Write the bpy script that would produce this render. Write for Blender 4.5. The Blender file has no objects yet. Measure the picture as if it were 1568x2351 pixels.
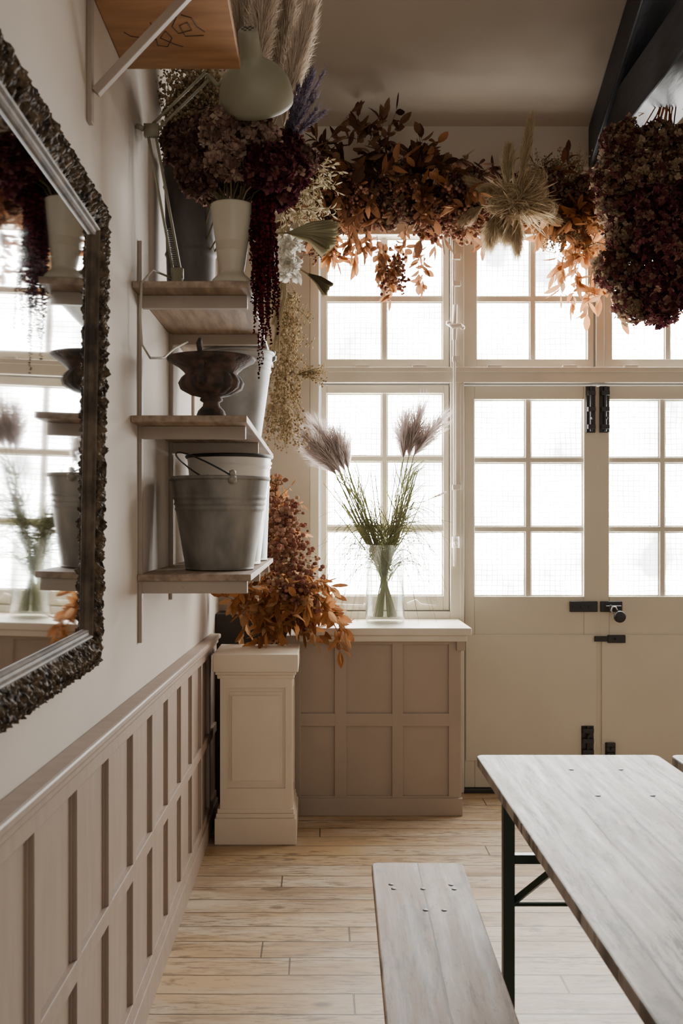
import bpy, math, random
from mathutils import Vector, Matrix, noise
random.seed(7)
C = bpy.context.scene.collection
F = 35/36*2351; VX, VY, H = 735, 1200, 1.42
V = Vector
def P(px, py, Y):
    s = F/Y
    return V(((px-VX)/s, Y, H-(py-VY)/s))
def ru(a, b): return random.uniform(a, b)
def rdir():
    while True:
        v = V((ru(-1,1), ru(-1,1), ru(-1,1)))
        if .05 < v.length < 1: return v.normalized()
def worig(o):
    p = V((0,0,0))
    while o: p = p+o.location; o = o.parent
    return p
ICO_V = []; ICO_F = []
def _ico():
    t = (1+5**.5)/2
    for a in ((-1,t,0),(1,t,0),(-1,-t,0),(1,-t,0),(0,-1,t),(0,1,t),(0,-1,-t),(0,1,-t),(t,0,-1),(t,0,1),(-t,0,-1),(-t,0,1)):
        ICO_V.append(V(a).normalized())
    ICO_F.extend([(0,11,5),(0,5,1),(0,1,7),(0,7,10),(0,10,11),(1,5,9),(5,11,4),(11,10,2),(10,7,6),(7,1,8),(3,9,4),(3,4,2),(3,2,6),(3,6,8),(3,8,9),(4,9,5),(2,4,11),(6,2,10),(8,6,7),(9,8,1)])
_ico()
class MB:
    def __init__(s): s.v=[]; s.f=[]; s.c=[]
    def add(s, vs, fs, var=.5):
        n=len(s.v); s.v.extend(vs); s.c.extend([var]*len(vs)); s.f.extend([tuple(i+n for i in f) for f in fs]); return s
    def box(s, x0,x1,y0,y1,z0,z1):
        return s.hexa([(x0,y0,z0),(x1,y0,z0),(x1,y1,z0),(x0,y1,z0),(x0,y0,z1),(x1,y0,z1),(x1,y1,z1),(x0,y1,z1)])
    def hexa(s, p):
        return s.add([V(q) for q in p], [(0,3,2,1),(4,5,6,7),(0,1,5,4),(1,2,6,5),(2,3,7,6),(3,0,4,7)])
    def bar(s, a, b, w, h, up=V((0,0,1))):
        a=V(a); b=V(b); d=(b-a).normalized(); x=d.cross(up)
        if x.length<.01: x=d.cross(V((0,1,0)))
        x.normalize(); z=x.cross(d)
        q=[]
        for e in (a,b):
            for i,j in ((-1,-1),(1,-1),(1,1),(-1,1)): q.append(e+x*w/2*i+z*h/2*j)
        return s.add(q,[(0,1,2,3),(7,6,5,4),(0,4,5,1),(1,5,6,2),(2,6,7,3),(3,7,4,0)])
    def tube(s, pts, r, n=8, var=.5, cap=True):
        pts=[V(p) for p in pts]; m=len(pts); rs=r if isinstance(r,(list,tuple)) else [r]*m
        vs=[]; fs=[]; px=None
        for i,p in enumerate(pts):
            d=(pts[min(i+1,m-1)]-pts[max(i-1,0)])
            if d.length<1e-9: d=V((0,0,1))
            d.normalize()
            if px is None:
                px=d.cross(V((0,0,1)))
                if px.length<.05: px=d.cross(V((0,1,0)))
            px=(px-d*px.dot(d))
            if px.length<1e-6: px=d.orthogonal()
            px.normalize(); y=d.cross(px)
            for k in range(n):
                a=2*math.pi*k/n; vs.append(p+(px*math.cos(a)+y*math.sin(a))*rs[i])
        for i in range(m-1):
            for k in range(n):
                k2=(k+1)%n; fs.append((i*n+k,i*n+k2,(i+1)*n+k2,(i+1)*n+k))
        if cap and n>3: fs.append(tuple(range(n-1,-1,-1))); fs.append(tuple((m-1)*n+k for k in range(n)))
        return s.add(vs,fs,var)
    def lathe(s, prof, o, n=40, R=None, mod=None, var=.5):
        o=V(o); vs=[]; fs=[]
        for i,(r,z) in enumerate(prof):
            for k in range(n):
                a=2*math.pi*k/n; rr=r*(mod(i,a,z) if mod else 1)
                q=V((rr*math.cos(a),rr*math.sin(a),z))
                if R: q=R@q
                vs.append(o+q)
        for i in range(len(prof)-1):
            for k in range(n):
                k2=(k+1)%n; fs.append((i*n+k,i*n+k2,(i+1)*n+k2,(i+1)*n+k))
        return s.add(vs,fs,var)
    def ball(s, p, r, var=.5):
        return s.add([V(p)+q*r for q in ICO_V], ICO_F, var)
    def leaf(s, p, d, n, L, W, curl=.2, var=.5, fold=.15):
        d=d.normalized(); n=(n-d*n.dot(d))
        if n.length<1e-4: n=d.orthogonal()
        n.normalize(); x=d.cross(n); vs=[]; tw=ru(-.3,.3)
        for t,w in ((0,.08),(.28,.85),(.55,1),(.82,.6)):
            m=p+d*L*t+n*curl*L*t*t
            for e in (-1,0,1): vs.append(m+x*(W/2*w*e)+n*(fold*W*w*abs(e)+tw*W*.3*e*t))
        vs.append(p+d*L+n*curl*L)
        fs=[]
        for i in range(3):
            a=i*3; fs+= [(a,a+1,a+4,a+3),(a+1,a+2,a+5,a+4)]
        fs+=[(9,10,12),(10,11,12)]
        return s.add(vs,fs,var)
    def ribbon(s, pts, w, var=.5):
        vs=[]; m=len(pts); d=(pts[-1]-pts[0])
        x=d.cross(rdir())
        if x.length<1e-6: x=V((1,0,0))
        x.normalize()
        for i,p in enumerate(pts[:-1]):
            ww=w*(1-i/m)/2; vs+=[p-x*ww,p+x*ww]
        vs.append(pts[-1]); k=len(pts)-1
        fs=[(2*i,2*i+1,2*i+3,2*i+2) for i in range(k-1)]+[(2*k-2,2*k-1,2*k)]
        return s.add(vs,fs,var)
    def build(s, name, m, parent=None, smooth=False, bevel=0, local=False, sub=0):
        off = V((0,0,0)) if (local or parent is None) else worig(parent)
        me=bpy.data.meshes.new(name); me.from_pydata([tuple(q-off) for q in s.v],[],s.f); me.update()
        at=me.attributes.new('var','FLOAT','POINT'); at.data.foreach_set('value', s.c)
        if smooth: me.polygons.foreach_set('use_smooth',[True]*len(me.polygons))
        me.materials.append(m)
        o=bpy.data.objects.new(name,me); C.objects.link(o)
        if parent: o.parent=parent
        if bevel:
            b=o.modifiers.new('b','BEVEL'); b.width=bevel; b.segments=2; b.limit_method='ANGLE'
        if sub:
            b=o.modifiers.new('s','SUBSURF'); b.levels=sub; b.render_levels=sub
        return o
def tag(o, label=None, cat=None, group=None, kind=None):
    if label: o['label']=label
    if cat: o['category']=cat
    if group: o['group']=group
    if kind: o['kind']=kind
    return o
def thing(name, label, cat, loc=(0,0,0), group=None, rz=0):
    o=bpy.data.objects.new(name,None); o.empty_display_size=.05; C.objects.link(o); o.location=loc; o.rotation_euler=(0,0,rz)
    return tag(o,label,cat,group)
def struct(o): o['kind']='structure'; return o
def dup(root, label=None):
    r=root.copy(); C.objects.link(r)
    if label: r['label']=label
    for ch in list(root.children):
        c=ch.copy(); C.objects.link(c); c.parent=r
        for g in list(ch.children):
            d=g.copy(); C.objects.link(d); d.parent=c
    return r
# ------------------------------------------------ materials
def newmat(name):
    m=bpy.data.materials.new(name); m.use_nodes=True; nt=m.node_tree
    b=nt.nodes['Principled BSDF']; return m,nt,b
def ramp(nt, cols, stops=None):
    r=nt.nodes.new('ShaderNodeValToRGB'); e=r.color_ramp.elements
    n=len(cols)
    while len(e)<n: e.new(.5)
    for i,c in enumerate(cols):
        e[i].position = stops[i] if stops else i/(n-1)
        e[i].color=(*c,1)
    return r
def coords(nt, scale=(1,1,1)):
    t=nt.nodes.new('ShaderNodeNewGeometry'); m=nt.nodes.new('ShaderNodeMapping'); m.inputs['Scale'].default_value=scale
    nt.links.new(t.outputs['Position'],m.inputs['Vector']); return m
def mat(name, c1, c2=None, rough=.6, scale=6, metal=0, bump=.05, stretch=(1,1,1), stops=(.35,.65), spec=.5, detail=6):
    m,nt,b=newmat(name); c2=c2 or tuple(x*.8 for x in c1)
    mp=coords(nt,stretch); nz=nt.nodes.new('ShaderNodeTexNoise'); nz.inputs['Scale'].default_value=scale; nz.inputs['Detail'].default_value=detail
    nt.links.new(mp.outputs[0],nz.inputs['Vector']); r=ramp(nt,[c2,c1],stops); nt.links.new(nz.outputs['Fac'],r.inputs[0])
    nt.links.new(r.outputs[0],b.inputs['Base Color']); b.inputs['Roughness'].default_value=rough; b.inputs['Metallic'].default_value=metal
    b.inputs['Specular IOR Level'].default_value=spec
    if bump:
        bp=nt.nodes.new('ShaderNodeBump'); bp.inputs['Strength'].default_value=bump; bp.inputs['Distance'].default_value=.01
        nt.links.new(nz.outputs['Fac'],bp.inputs['Height']); nt.links.new(bp.outputs[0],b.inputs['Normal'])
    return m
def folmat(name, cols, trans=.4):
    m=bpy.data.materials.new(name); m.use_nodes=True; nt=m.node_tree; nt.nodes.clear()
    a=nt.nodes.new('ShaderNodeAttribute'); a.attribute_name='var'; r=ramp(nt,cols); nt.links.new(a.outputs['Fac'],r.inputs[0])
    d=nt.nodes.new('ShaderNodeBsdfDiffuse'); t=nt.nodes.new('ShaderNodeBsdfTranslucent'); mx=nt.nodes.new('ShaderNodeMixShader'); o=nt.nodes.new('ShaderNodeOutputMaterial')
    mx.inputs[0].default_value=trans
    for q in (d,t): nt.links.new(r.outputs[0],q.inputs['Color'])
    nt.links.new(d.outputs[0],mx.inputs[1]); nt.links.new(t.outputs[0],mx.inputs[2]); nt.links.new(mx.outputs[0],o.inputs[0])
    return m
M={}
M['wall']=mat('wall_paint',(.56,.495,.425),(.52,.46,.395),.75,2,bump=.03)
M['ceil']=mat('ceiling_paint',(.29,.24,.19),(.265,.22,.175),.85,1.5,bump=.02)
M['endwall']=mat('end_wall_paint',(.44,.385,.31),(.41,.36,.29),.75,2,bump=.03)
M['wains']=mat('wainscot_paint',(.35,.27,.215),(.31,.24,.19),.5,5,bump=.04,stretch=(6,6,1))
M['boxp']=mat('panel_paint',(.38,.30,.235),(.34,.27,.21),.5,4,bump=.04)
M['recess_shade']=mat('painted_recess_shade',(.030,.024,.020),(.05,.04,.032),.8,6,bump=.1)  # near-black colour standing in for the shade of the corner recess
M['frame']=mat('window_paint',(.62,.565,.46),(.56,.51,.415),.45,5,bump=.04)
M['door']=mat('door_paint',(.60,.545,.44),(.56,.51,.41),.5,3,bump=.03)
M['sill']=mat('sill_paint',(.70,.63,.53),(.62,.56,.47),.4,5,bump=.04)
M['ped']=mat('pedestal_paint',(.74,.64,.51),(.70,.60,.47),.5,4,bump=.03)
M['black']=mat('black_iron',(.012,.012,.013),(.02,.02,.02),.45,20,bump=.1)
M['beam']=mat('black_beam',(.012,.013,.017),(.020,.022,.030),.5,8,bump=.4,stretch=(4,1,4))
M['green']=mat('green_metal',(.006,.034,.022),(.010,.026,.018),.4,12,bump=.05)
M['galv']=mat('galvanised',(.36,.335,.29),(.09,.085,.075),.6,13,metal=.25,bump=.08,stops=(.25,.75),stretch=(1,1,.5),detail=10)
M['galv2']=mat('galvanised_pale',(.44,.44,.42),(.24,.245,.24),.5,7,metal=.4,bump=.05)
M['enamel']=mat('white_enamel',(.86,.83,.77),(.72,.69,.64),.3,5,bump=.02)
M['blueen']=mat('blue_grey_enamel',(.38,.41,.42),(.28,.31,.33),.35,5,bump=.02)
M['rust']=mat('rusted_iron',(.11,.062,.044),(.03,.023,.020),.8,30,metal=.1,bump=.7)
M['zinc']=mat('dark_zinc',(.15,.14,.135),(.075,.07,.07),.6,5,metal=.2,bump=.1,stretch=(3,3,1))
M['cream']=mat('cream_ceramic',(.50,.45,.35),(.44,.40,.31),.4,5,bump=.02)
M['lamp']=mat('lamp_paint',(.27,.25,.175),(.235,.22,.15),.5,6,bump=.02)
M['steel']=mat('steel',(.45,.44,.42),(.35,.34,.32),.35,10,metal=.9,bump=.02)
M['shelfwood']=mat('shelf_wood',(.38,.28,.20),(.22,.155,.11),.65,5,bump=.15,stretch=(9,1,9))
M['shelfpaint']=mat('shelf_paint',(.40,.33,.265),(.34,.28,.225),.55,5,bump=.05)
M['plywood']=mat('plywood',(.45,.25,.12),(.32,.165,.08),.6,4,bump=.06,stretch=(1,5,1))
M['ink']=mat('ink',(.05,.04,.04),(.07,.05,.045),.7)
M['cable']=mat('cable',(.45,.42,.34),None,.5)
M['orn']=mat('ornate_frame',(.17,.12,.07),(.014,.010,.007),.65,48,metal=.1,bump=.8,spec=.3,stops=(.38,.68))
M['mould']=mat('frame_moulding',(.15,.11,.075),(.04,.03,.022),.6,18,metal=0,bump=.2,spec=.25)
m,nt,b=newmat('mirror_glass'); b.inputs['Base Color'].default_value=(.64,.65,.65,1); b.inputs['Metallic'].default_value=1; b.inputs['Roughness'].default_value=.03; M['mirror']=m
def wood(name, rowdir, plankw, cols, grain, rough, knotcol, knot_t, chip=None, patch=None, length=1.7, mortar=.0022, chipcfg=(.50,.58,.38,.56,.9), pale=None, spec=.5, patchs=.8, seam=.9, contrast=2.6, specks=.9):
    m,nt,b=newmat(name); L=nt.links
    def math_(op,a,b_=None,c_=None):
        n=nt.nodes.new('ShaderNodeMath'); n.operation=op
        for i,x in enumerate((a,b_,c_)):
            if x is None: continue
            if isinstance(x,(int,float)): n.inputs[i].default_value=x
            else: L.new(x,n.inputs[i])
        return n.outputs[0]
    def noise_(vec,scale,detail=8,rgh=.6,off=0):
        mm=nt.nodes.new('ShaderNodeMapping'); mm.inputs['Scale'].default_value=scale; mm.inputs['Location'].default_value=(off,off*1.7,0); L.new(vec,mm.inputs['Vector'])
        n=nt.nodes.new('ShaderNodeTexNoise'); n.inputs['Scale'].default_value=1; n.inputs['Detail'].default_value=detail; n.inputs['Roughness'].default_value=rgh
        L.new(mm.outputs[0],n.inputs['Vector']); return n.outputs['Fac']
    def mix(f,a,c_,bl='MIX'):
        n=nt.nodes.new('ShaderNodeMix'); n.data_type='RGBA'; n.blend_type=bl
        for i,x in ((0,f),(6,a),(7,c_)):
            if isinstance(x,(int,float)): n.inputs[i].default_value=x
            elif isinstance(x,tuple): n.inputs[i].default_value=(*x,1)
            else: L.new(x,n.inputs[i])
        return n.outputs[2]
    def step(x,a,bb):
        n=nt.nodes.new('ShaderNodeMapRange'); n.inputs[1].default_value=a; n.inputs[2].default_value=bb; L.new(x,n.inputs[0]); return n.outputs[0]
    g=nt.nodes.new('ShaderNodeTexCoord'); mp=nt.nodes.new('ShaderNodeMapping')
    L.new(g.outputs['Object'],mp.inputs['Vector'])
    if rowdir=='y': mp.inputs['Rotation'].default_value=(0,0,math.pi/2)
    vec0=mp.outputs[0]
    # every row of boards gets its own random shift along its length, so the joints scatter
    sx=nt.nodes.new('ShaderNodeSeparateXYZ')
    wob=nt.nodes.new('ShaderNodeVectorMath'); wob.operation='ADD'; L.new(vec0,wob.inputs[0])
    cmb=nt.nodes.new('ShaderNodeCombineXYZ'); L.new(math_('MULTIPLY_ADD',noise_(vec0,(2.2,2.2,1),3),.014,-.007),cmb.inputs[1]); L.new(cmb.outputs[0],wob.inputs[1])
    L.new(wob.outputs[0],sx.inputs[0])
    row=math_('FLOOR',math_('DIVIDE',sx.outputs['Y'],plankw))
    wn=nt.nodes.new('ShaderNodeTexWhiteNoise'); wn.noise_dimensions='1D'; L.new(row,wn.inputs['W'])
    cx=nt.nodes.new('ShaderNodeCombineXYZ'); L.new(math_('MULTIPLY_ADD',wn.outputs['Value'],7.3,sx.outputs['X']),cx.inputs[0]); L.new(sx.outputs['Y'],cx.inputs[1])
    vec=cx.outputs[0]
    br=nt.nodes.new('ShaderNodeTexBrick'); br.inputs['Scale'].default_value=1; br.inputs['Brick Width'].default_value=length; br.inputs['Row Height'].default_value=plankw
    br.inputs['Mortar Size'].default_value=mortar; br.inputs['Mortar Smooth'].default_value=.3; br.inputs['Color1'].default_value=(0,0,0,1); br.inputs['Color2'].default_value=(1,1,1,1); br.inputs['Mortar'].default_value=(0,0,0,1)
    br.offset=0; L.new(vec,br.inputs['Vector'])
    gr=noise_(vec,grain,10,.7)
    v=math_('ADD',math_('MULTIPLY',br.outputs['Color'],.30),math_('MULTIPLY_ADD',gr,contrast,.35-contrast/2))
    r=ramp(nt,cols); L.new(v,r.inputs[0]); col=r.outputs[0]
    if patch: col=mix(math_('MULTIPLY',step(noise_(vec0,(1.1,2.2,1),5,.6),.40,.62),patchs),col,patch)
    if pale: col=mix(math_('MULTIPLY',step(noise_(vec,(1.5,5,1),7,.65,5.3),.46,.62),.75),col,pale)
    k=step(noise_(vec,(4,9,1),6,.65,2.1),knot_t,knot_t+.06); col=mix(math_('MULTIPLY',k,.7),col,knotcol)
    vo=nt.nodes.new('ShaderNodeTexVoronoi'); mm=nt.nodes.new('ShaderNodeMapping'); mm.inputs['Scale'].default_value=(2.4,4.8,1); L.new(vec,mm.inputs['Vector']); L.new(mm.outputs[0],vo.inputs['Vector']); vo.inputs['Scale'].default_value=1
    col=mix(math_('MULTIPLY',step(vo.outputs['Distance'],.10,.05),.75),col,knotcol)
    if chip:
        a,bb,c0,c1_,s_=chipcfg
        q1=step(noise_(vec,(10,80,1),6,.7,1.3),a,bb); q2=step(noise_(vec,(2.2,6,1),4,.6,3.7),c0,c1_)
        col=mix(math_('MULTIPLY',math_('MULTIPLY',q1,q2),s_),col,chip)
        q3=step(noise_(vec,(26,60,1),5,.7,8.3),.60,.66); col=mix(math_('MULTIPLY',q3,specks),col,chip)
    col=mix(math_('MULTIPLY',br.outputs['Fac'],seam),col,(.04,.027,.017))
    L.new(col,b.inputs['Base Color']); L.new(math_('MULTIPLY_ADD',gr,.5,rough-.25),b.inputs['Roughness']); b.inputs['Specular IOR Level'].default_value=spec
    bp=nt.nodes.new('ShaderNodeBump'); bp.inputs['Strength'].default_value=.35; bp.inputs['Distance'].default_value=.004; L.new(math_('SUBTRACT',gr,br.outputs['Fac']),bp.inputs['Height']); L.new(bp.outputs[0],b.inputs['Normal'])
    return m
M['floor']=wood('floor_boards','x',.125,[(.19,.125,.075),(.35,.25,.155),(.46,.35,.235)],(2.0,26,1),.42,(.10,.062,.038),.61,chip=(.17,.115,.07),patch=(.49,.33,.17),pale=(.54,.45,.335),mortar=.0035,patchs=.85,length=1.9,seam=.8,contrast=1.9,specks=.4)
M['table']=wood('table_wood','y',.098,[(.12,.085,.06),(.34,.285,.235),(.50,.445,.385)],(3,38,3),.52,(.13,.085,.055),.60,chip=(.055,.037,.025),pale=(.60,.55,.49),length=9,mortar=.0024,chipcfg=(.49,.54,.36,.52,.95),spec=.38,contrast=2.2)
M['bench']=wood('bench_wood','y',.5,[(.11,.065,.042),(.27,.17,.11),(.42,.295,.205)],(2,28,3),.55,(.085,.05,.032),.58,chip=(.085,.052,.034),pale=(.44,.325,.24),length=9,spec=.35,contrast=2.2)
M['edge']=mat('table_edge',(.15,.11,.08),(.05,.035,.025),.7,8,bump=.3)
m=bpy.data.materials.new('frosted_wired_glass_glow'); m.use_nodes=True; nt=m.node_tree; nt.nodes.clear(); L=nt.links
g=nt.nodes.new('ShaderNodeNewGeometry'); 
wn=nt.nodes.new('ShaderNodeTexNoise'); wn.inputs['Scale'].default_value=7; L.new(g.outputs['Position'],wn.inputs['Vector'])
wv=nt.nodes.new('ShaderNodeVectorMath'); wv.operation='MULTIPLY_ADD'; wv.inputs[1].default_value=(.02,.02,.02); L.new(wn.outputs['Color'],wv.inputs[0]); L.new(g.outputs['Position'],wv.inputs[2])
sp=nt.nodes.new('ShaderNodeSeparateXYZ'); L.new(wv.outputs[0],sp.inputs[0])
def grid(axis):
    a=nt.nodes.new('ShaderNodeMath'); a.operation='MULTIPLY'; a.inputs[1].default_value=1/.028; L.new(sp.outputs[axis],a.inputs[0])
    f=nt.nodes.new('ShaderNodeMath'); f.operation='FRACT'; L.new(a.outputs[0],f.inputs[0])
    l=nt.nodes.new('ShaderNodeMath'); l.operation='LESS_THAN'; l.inputs[1].default_value=.10; L.new(f.outputs[0],l.inputs[0]); return l
gx,gz=grid('X'),grid('Z'); mxm=nt.nodes.new('ShaderNodeMath'); mxm.operation='MAXIMUM'; L.new(gx.outputs[0],mxm.inputs[0]); L.new(gz.outputs[0],mxm.inputs[1])
nz=nt.nodes.new('ShaderNodeTexNoise'); nz.inputs['Scale'].default_value=3; nz.inputs['Detail'].default_value=3; L.new(g.outputs['Position'],nz.inputs['Vector'])
r=ramp(nt,[(.13,.132,.13),(.45,.445,.43),(1,.975,.93)],[.33,.44,.54]); L.new(nz.outputs['Fac'],r.inputs[0])
mx=nt.nodes.new('ShaderNodeMix'); mx.data_type='RGBA'; L.new(mxm.outputs[0],mx.inputs[0]); L.new(r.outputs[0],mx.inputs[6]); mx.inputs[7].default_value=(.075,.073,.07,1)
e=nt.nodes.new('ShaderNodeEmission'); e.inputs['Strength'].default_value=54; L.new(mx.outputs[2],e.inputs['Color'])  # backlight put into the panes: the glass itself emits the daylight
o=nt.nodes.new('ShaderNodeOutputMaterial'); L.new(e.outputs[0],o.inputs[0]); M['pane']=m
m=bpy.data.materials.new('clear_glass'); m.use_nodes=True; nt=m.node_tree; nt.nodes.clear(); L=nt.links
t=nt.nodes.new('ShaderNodeBsdfTransparent'); t.inputs[0].default_value=(.90,.92,.90,1); gl=nt.nodes.new('ShaderNodeBsdfGlossy'); gl.inputs['Roughness'].default_value=.05
fr=nt.nodes.new('ShaderNodeLayerWeight'); fr.inputs[0].default_value=.25; mx=nt.nodes.new('ShaderNodeMixShader'); o=nt.nodes.new('ShaderNodeOutputMaterial')
L.new(fr.outputs['Facing'],mx.inputs[0]); L.new(t.outputs[0],mx.inputs[1]); L.new(gl.outputs[0],mx.inputs[2]); L.new(mx.outputs[0],o.inputs[0]); M['glass']=m
M['rustleaf']=folmat('rust_leaf',[(.06,.028,.016),(.14,.06,.03),(.27,.12,.055),(.40,.20,.10)],.35)
M['darkleaf']=folmat('dark_leaf',[(.035,.019,.013),(.075,.036,.023),(.13,.065,.04),(.22,.12,.07)],.3)
M['orange']=folmat('orange_leaf',[(.16,.065,.028),(.32,.13,.05),(.48,.22,.08),(.44,.26,.14)],.4)
M['hydA']=folmat('hydrangea_red_brown',[(.045,.016,.016),(.12,.04,.038),(.18,.13,.075),(.31,.22,.15)],.25)
M['hydB']=folmat('hydrangea_pink_brown',[(.06,.030,.026),(.16,.09,.072),(.32,.21,.16),(.46,.34,.26)],.3)
M['hydC']=folmat('hydrangea_dark',[(.022,.008,.011),(.070,.018,.026),(.13,.042,.045),(.21,.13,.09)],.25)
M['berry']=folmat('berry',[(.09,.035,.03),(.20,.08,.055),(.33,.16,.11),(.40,.26,.17)],.1)
M['amar']=folmat('amaranth',[(.015,.005,.007),(.042,.008,.012),(.09,.013,.020),(.14,.025,.030)],.2)
M['pampas']=folmat('pampas_beige',[(.30,.235,.17),(.56,.46,.36),(.82,.72,.60)],.4)
M['straw']=folmat('straw_gold',[(.36,.27,.16),(.54,.43,.28),(.70,.58,.41)],.4)
M['pampl']=folmat('pampas_lilac',[(.36,.29,.27),(.56,.48,.45),(.78,.71,.67)],.5)
M['purple']=folmat('purple_grass',[(.09,.07,.10),(.17,.14,.18),(.27,.23,.28)],.3)
M['gyp']=folmat('gypsophila_tan',[(.22,.15,.08),(.40,.30,.18),(.56,.45,.30)],.35)
M['creamfl']=folmat('cream_flower',[(.22,.18,.10),(.38,.31,.19),(.52,.44,.30)],.35)
M['stem']=folmat('straw_stem',[(.14,.11,.06),(.28,.24,.13)],.2)
M['gstem']=folmat('green_stem',[(.13,.14,.065),(.23,.235,.125),(.34,.33,.20)],.25)
M['palm']=folmat('palm_fan',[(.13,.11,.06),(.24,.205,.12),(.34,.30,.19)],.35)
M['white']=folmat('white_flower',[(.50,.47,.41),(.68,.65,.58),(.80,.77,.71)],.4)
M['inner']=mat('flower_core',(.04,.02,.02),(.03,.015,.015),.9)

# ------------------------------------------------ setting
YW=5.30; SW=F/YW
def WX(px): return (px-VX)/SW
def WZ(py): return H+(VY-py)/SW
def sbox(name, m, *b, bevel=0):
    return struct(MB().box(*b).build(name,m,bevel=bevel))
sbox('floor',M['floor'],-.6,3.3,-3,5.5,-.1,0)
sbox('wall_left',M['wall'],-.75,-.53,-3,5.6,0,5.2)
sbox('wall_right',M['wall'],3.2,3.4,-3,5.6,0,5.2)
RZ=lambda y: 3.48+(5.22-y)*.5
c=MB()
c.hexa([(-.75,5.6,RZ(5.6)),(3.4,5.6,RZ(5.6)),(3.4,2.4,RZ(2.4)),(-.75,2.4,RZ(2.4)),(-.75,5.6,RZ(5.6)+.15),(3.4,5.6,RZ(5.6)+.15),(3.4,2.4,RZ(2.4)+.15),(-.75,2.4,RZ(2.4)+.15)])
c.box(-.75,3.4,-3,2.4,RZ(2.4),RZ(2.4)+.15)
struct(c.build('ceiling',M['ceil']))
w=MB()
w.box(-.53,-.055,5.2,5.5,0,3.6); w.box(-.055,3.2,5.2,5.5,2.99,3.6); w.box(2.2,3.2,5.2,5.5,0,2.99); w.box(-.055,.76,5.32,5.5,0,.90)
struct(w.build('wall_end',M['endwall']))
struct(MB().box(1.42,1.66,2.2,5.2,3.27,3.50).build('trim_4',M['beam'],bevel=.008))
b_=MB(); y0,y1=5.2,2.6
b_.hexa([(1.40,y0,RZ(y0)-.22),(1.62,y0,RZ(y0)-.22),(1.62,y1,RZ(y1)-.22),(1.40,y1,RZ(y1)-.22),(1.40,y0,RZ(y0)-.005),(1.62,y0,RZ(y0)-.005),(1.62,y1,RZ(y1)-.005),(1.40,y1,RZ(y1)-.005)])
struct(b_.build('trim_5',M['beam'],bevel=.008))
f=MB()
f.box(-.055,-.005,5.22,5.36,.90,2.99)
f.box(.685,.757,5.235,5.36,.0,2.97)
f.box(-.055,2.2,5.225,5.36,2.155,2.235)
f.box(-.055,2.2,5.215,5.245,2.21,2.236)
f.box(-.055,2.2,5.216,5.36,2.93,2.989)
f.box(1.455,1.50,5.25,5.36,2.235,2.93)
f.box(2.17,2.2,5.23,5.36,0,2.97)
f.box(.735,.757,5.225,5.25,0,2.155)
struct(f.build('trim_6',M['frame'],bevel=.004))
def sash(idx, x0,x1,z0,z1, panes_x, panes_z, kind='window', bottom=None):
    root=thing('%s_%d'%(kind,idx),None,None,((x0+x1)/2,5.30,z0)); struct(root)
    yf=5.262; fr=MB()
    pz0,pz1=min(a for a,b in panes_z),max(b for a,b in panes_z); px0,px1=panes_x[0][0],panes_x[-1][1]
    fr.box(x0,px0,yf,5.325,z0,z1); fr.box(px1,x1,yf,5.325,z0,z1)
    fr.box(px0,px1,yf,5.325,pz1,z1); fr.box(px0,px1,yf,5.325,z0,pz0)
    for (a,b),(c_,d) in zip(panes_x[:-1],panes_x[1:]): fr.box(b,c_,yf+.012,5.322,pz0,pz1)
    zs=sorted(panes_z)
    for (a,b),(c_,d) in zip(zs[:-1],zs[1:]): fr.box(px0,px1,yf+.0125,5.321,b,c_)
    fr.build('frame',M['frame'] if kind=='window' else M['door'],root,bevel=.004)
    bd=MB()
    for (a,b) in panes_x:
        for (c_,d) in zs:
            t=.006
            bd.box(a,a+t,5.285,5.30,c_,d); bd.box(b-t,b,5.285,5.30,c_,d); bd.box(a,b,5.2855,5.30,c_,c_+t); bd.box(a,b,5.2855,5.30,d-t,d)
            MB().add([V((a,5.302,c_)),V((b,5.302,c_)),V((b,5.302,d)),V((a,5.302,d))],[(0,1,2,3)]).build('glass_pane',M['pane'],root)
    bd.build('glazing_bead',M['frame'],root)
    return root
def X2(*l): return [(WX(a),WX(b)) for a,b in l]
def Z2(*l): return [(WZ(b),WZ(a)) for a,b in l]
up=Z2((550,683),(695,828)); lo=Z2((905,1048),(1060,1207),(1220,1367))
w1=sash(1,WX(736),WX(1029),WZ(846),2.93,X2((750,876),(887,1015)),up)
w2=sash(2,WX(1062),WX(1358),WZ(846),2.93,X2((1092,1215),(1226,1345)),up)
w3=sash(3,WX(1383),WX(1676),WZ(846),2.93,X2((1401,1524),(1535,1658)),up)
w4=sash(4,WX(738),WX(1029),WZ(1400),WZ(887),X2((750,876),(888,1016)),lo)
f=MB().box(-.005,.685,5.24,5.36,.905,WZ(1400)-.004); struct(f.build('trim_7',M['frame'],bevel=.003))
for wn_,xs_ in ((w1,(830,960)),(w2,(1130,1300)),(w3,(1440,1600))):
    for xx in xs_: MB().box(WX(xx-16),WX(xx+16),5.222,5.2635,WZ(850),WZ(843)).build('hinge',M['sill'],wn_,bevel=.001)
ld=Z2((919,1051),(1063,1209),(1221,1368))
d1=sash(1,WX(1064),WX(1366),.02,WZ(888),X2((1087,1204),(1217,1336)),ld,'door')
d2=sash(2,WX(1372),WX(1674),.02,WZ(888),X2((1394,1511),(1523,1641)),ld,'door')
for d,(a,b) in ((d1,(1066,1364)),(d2,(1376,1672))):
    MB().box(WX(a),WX(b),5.252,5.263,WZ(1742),WZ(1455)).build('lower_panel',M['door'],d,bevel=.003)
MB().box(WX(1364),WX(1374),5.262,5.272,.02,WZ(890)).build('meeting_strip',M['door'],d1,bevel=.003)
struct(MB().box(.757,2.2,5.22,5.36,0,.018).build('trim_8',M['black']))
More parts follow.
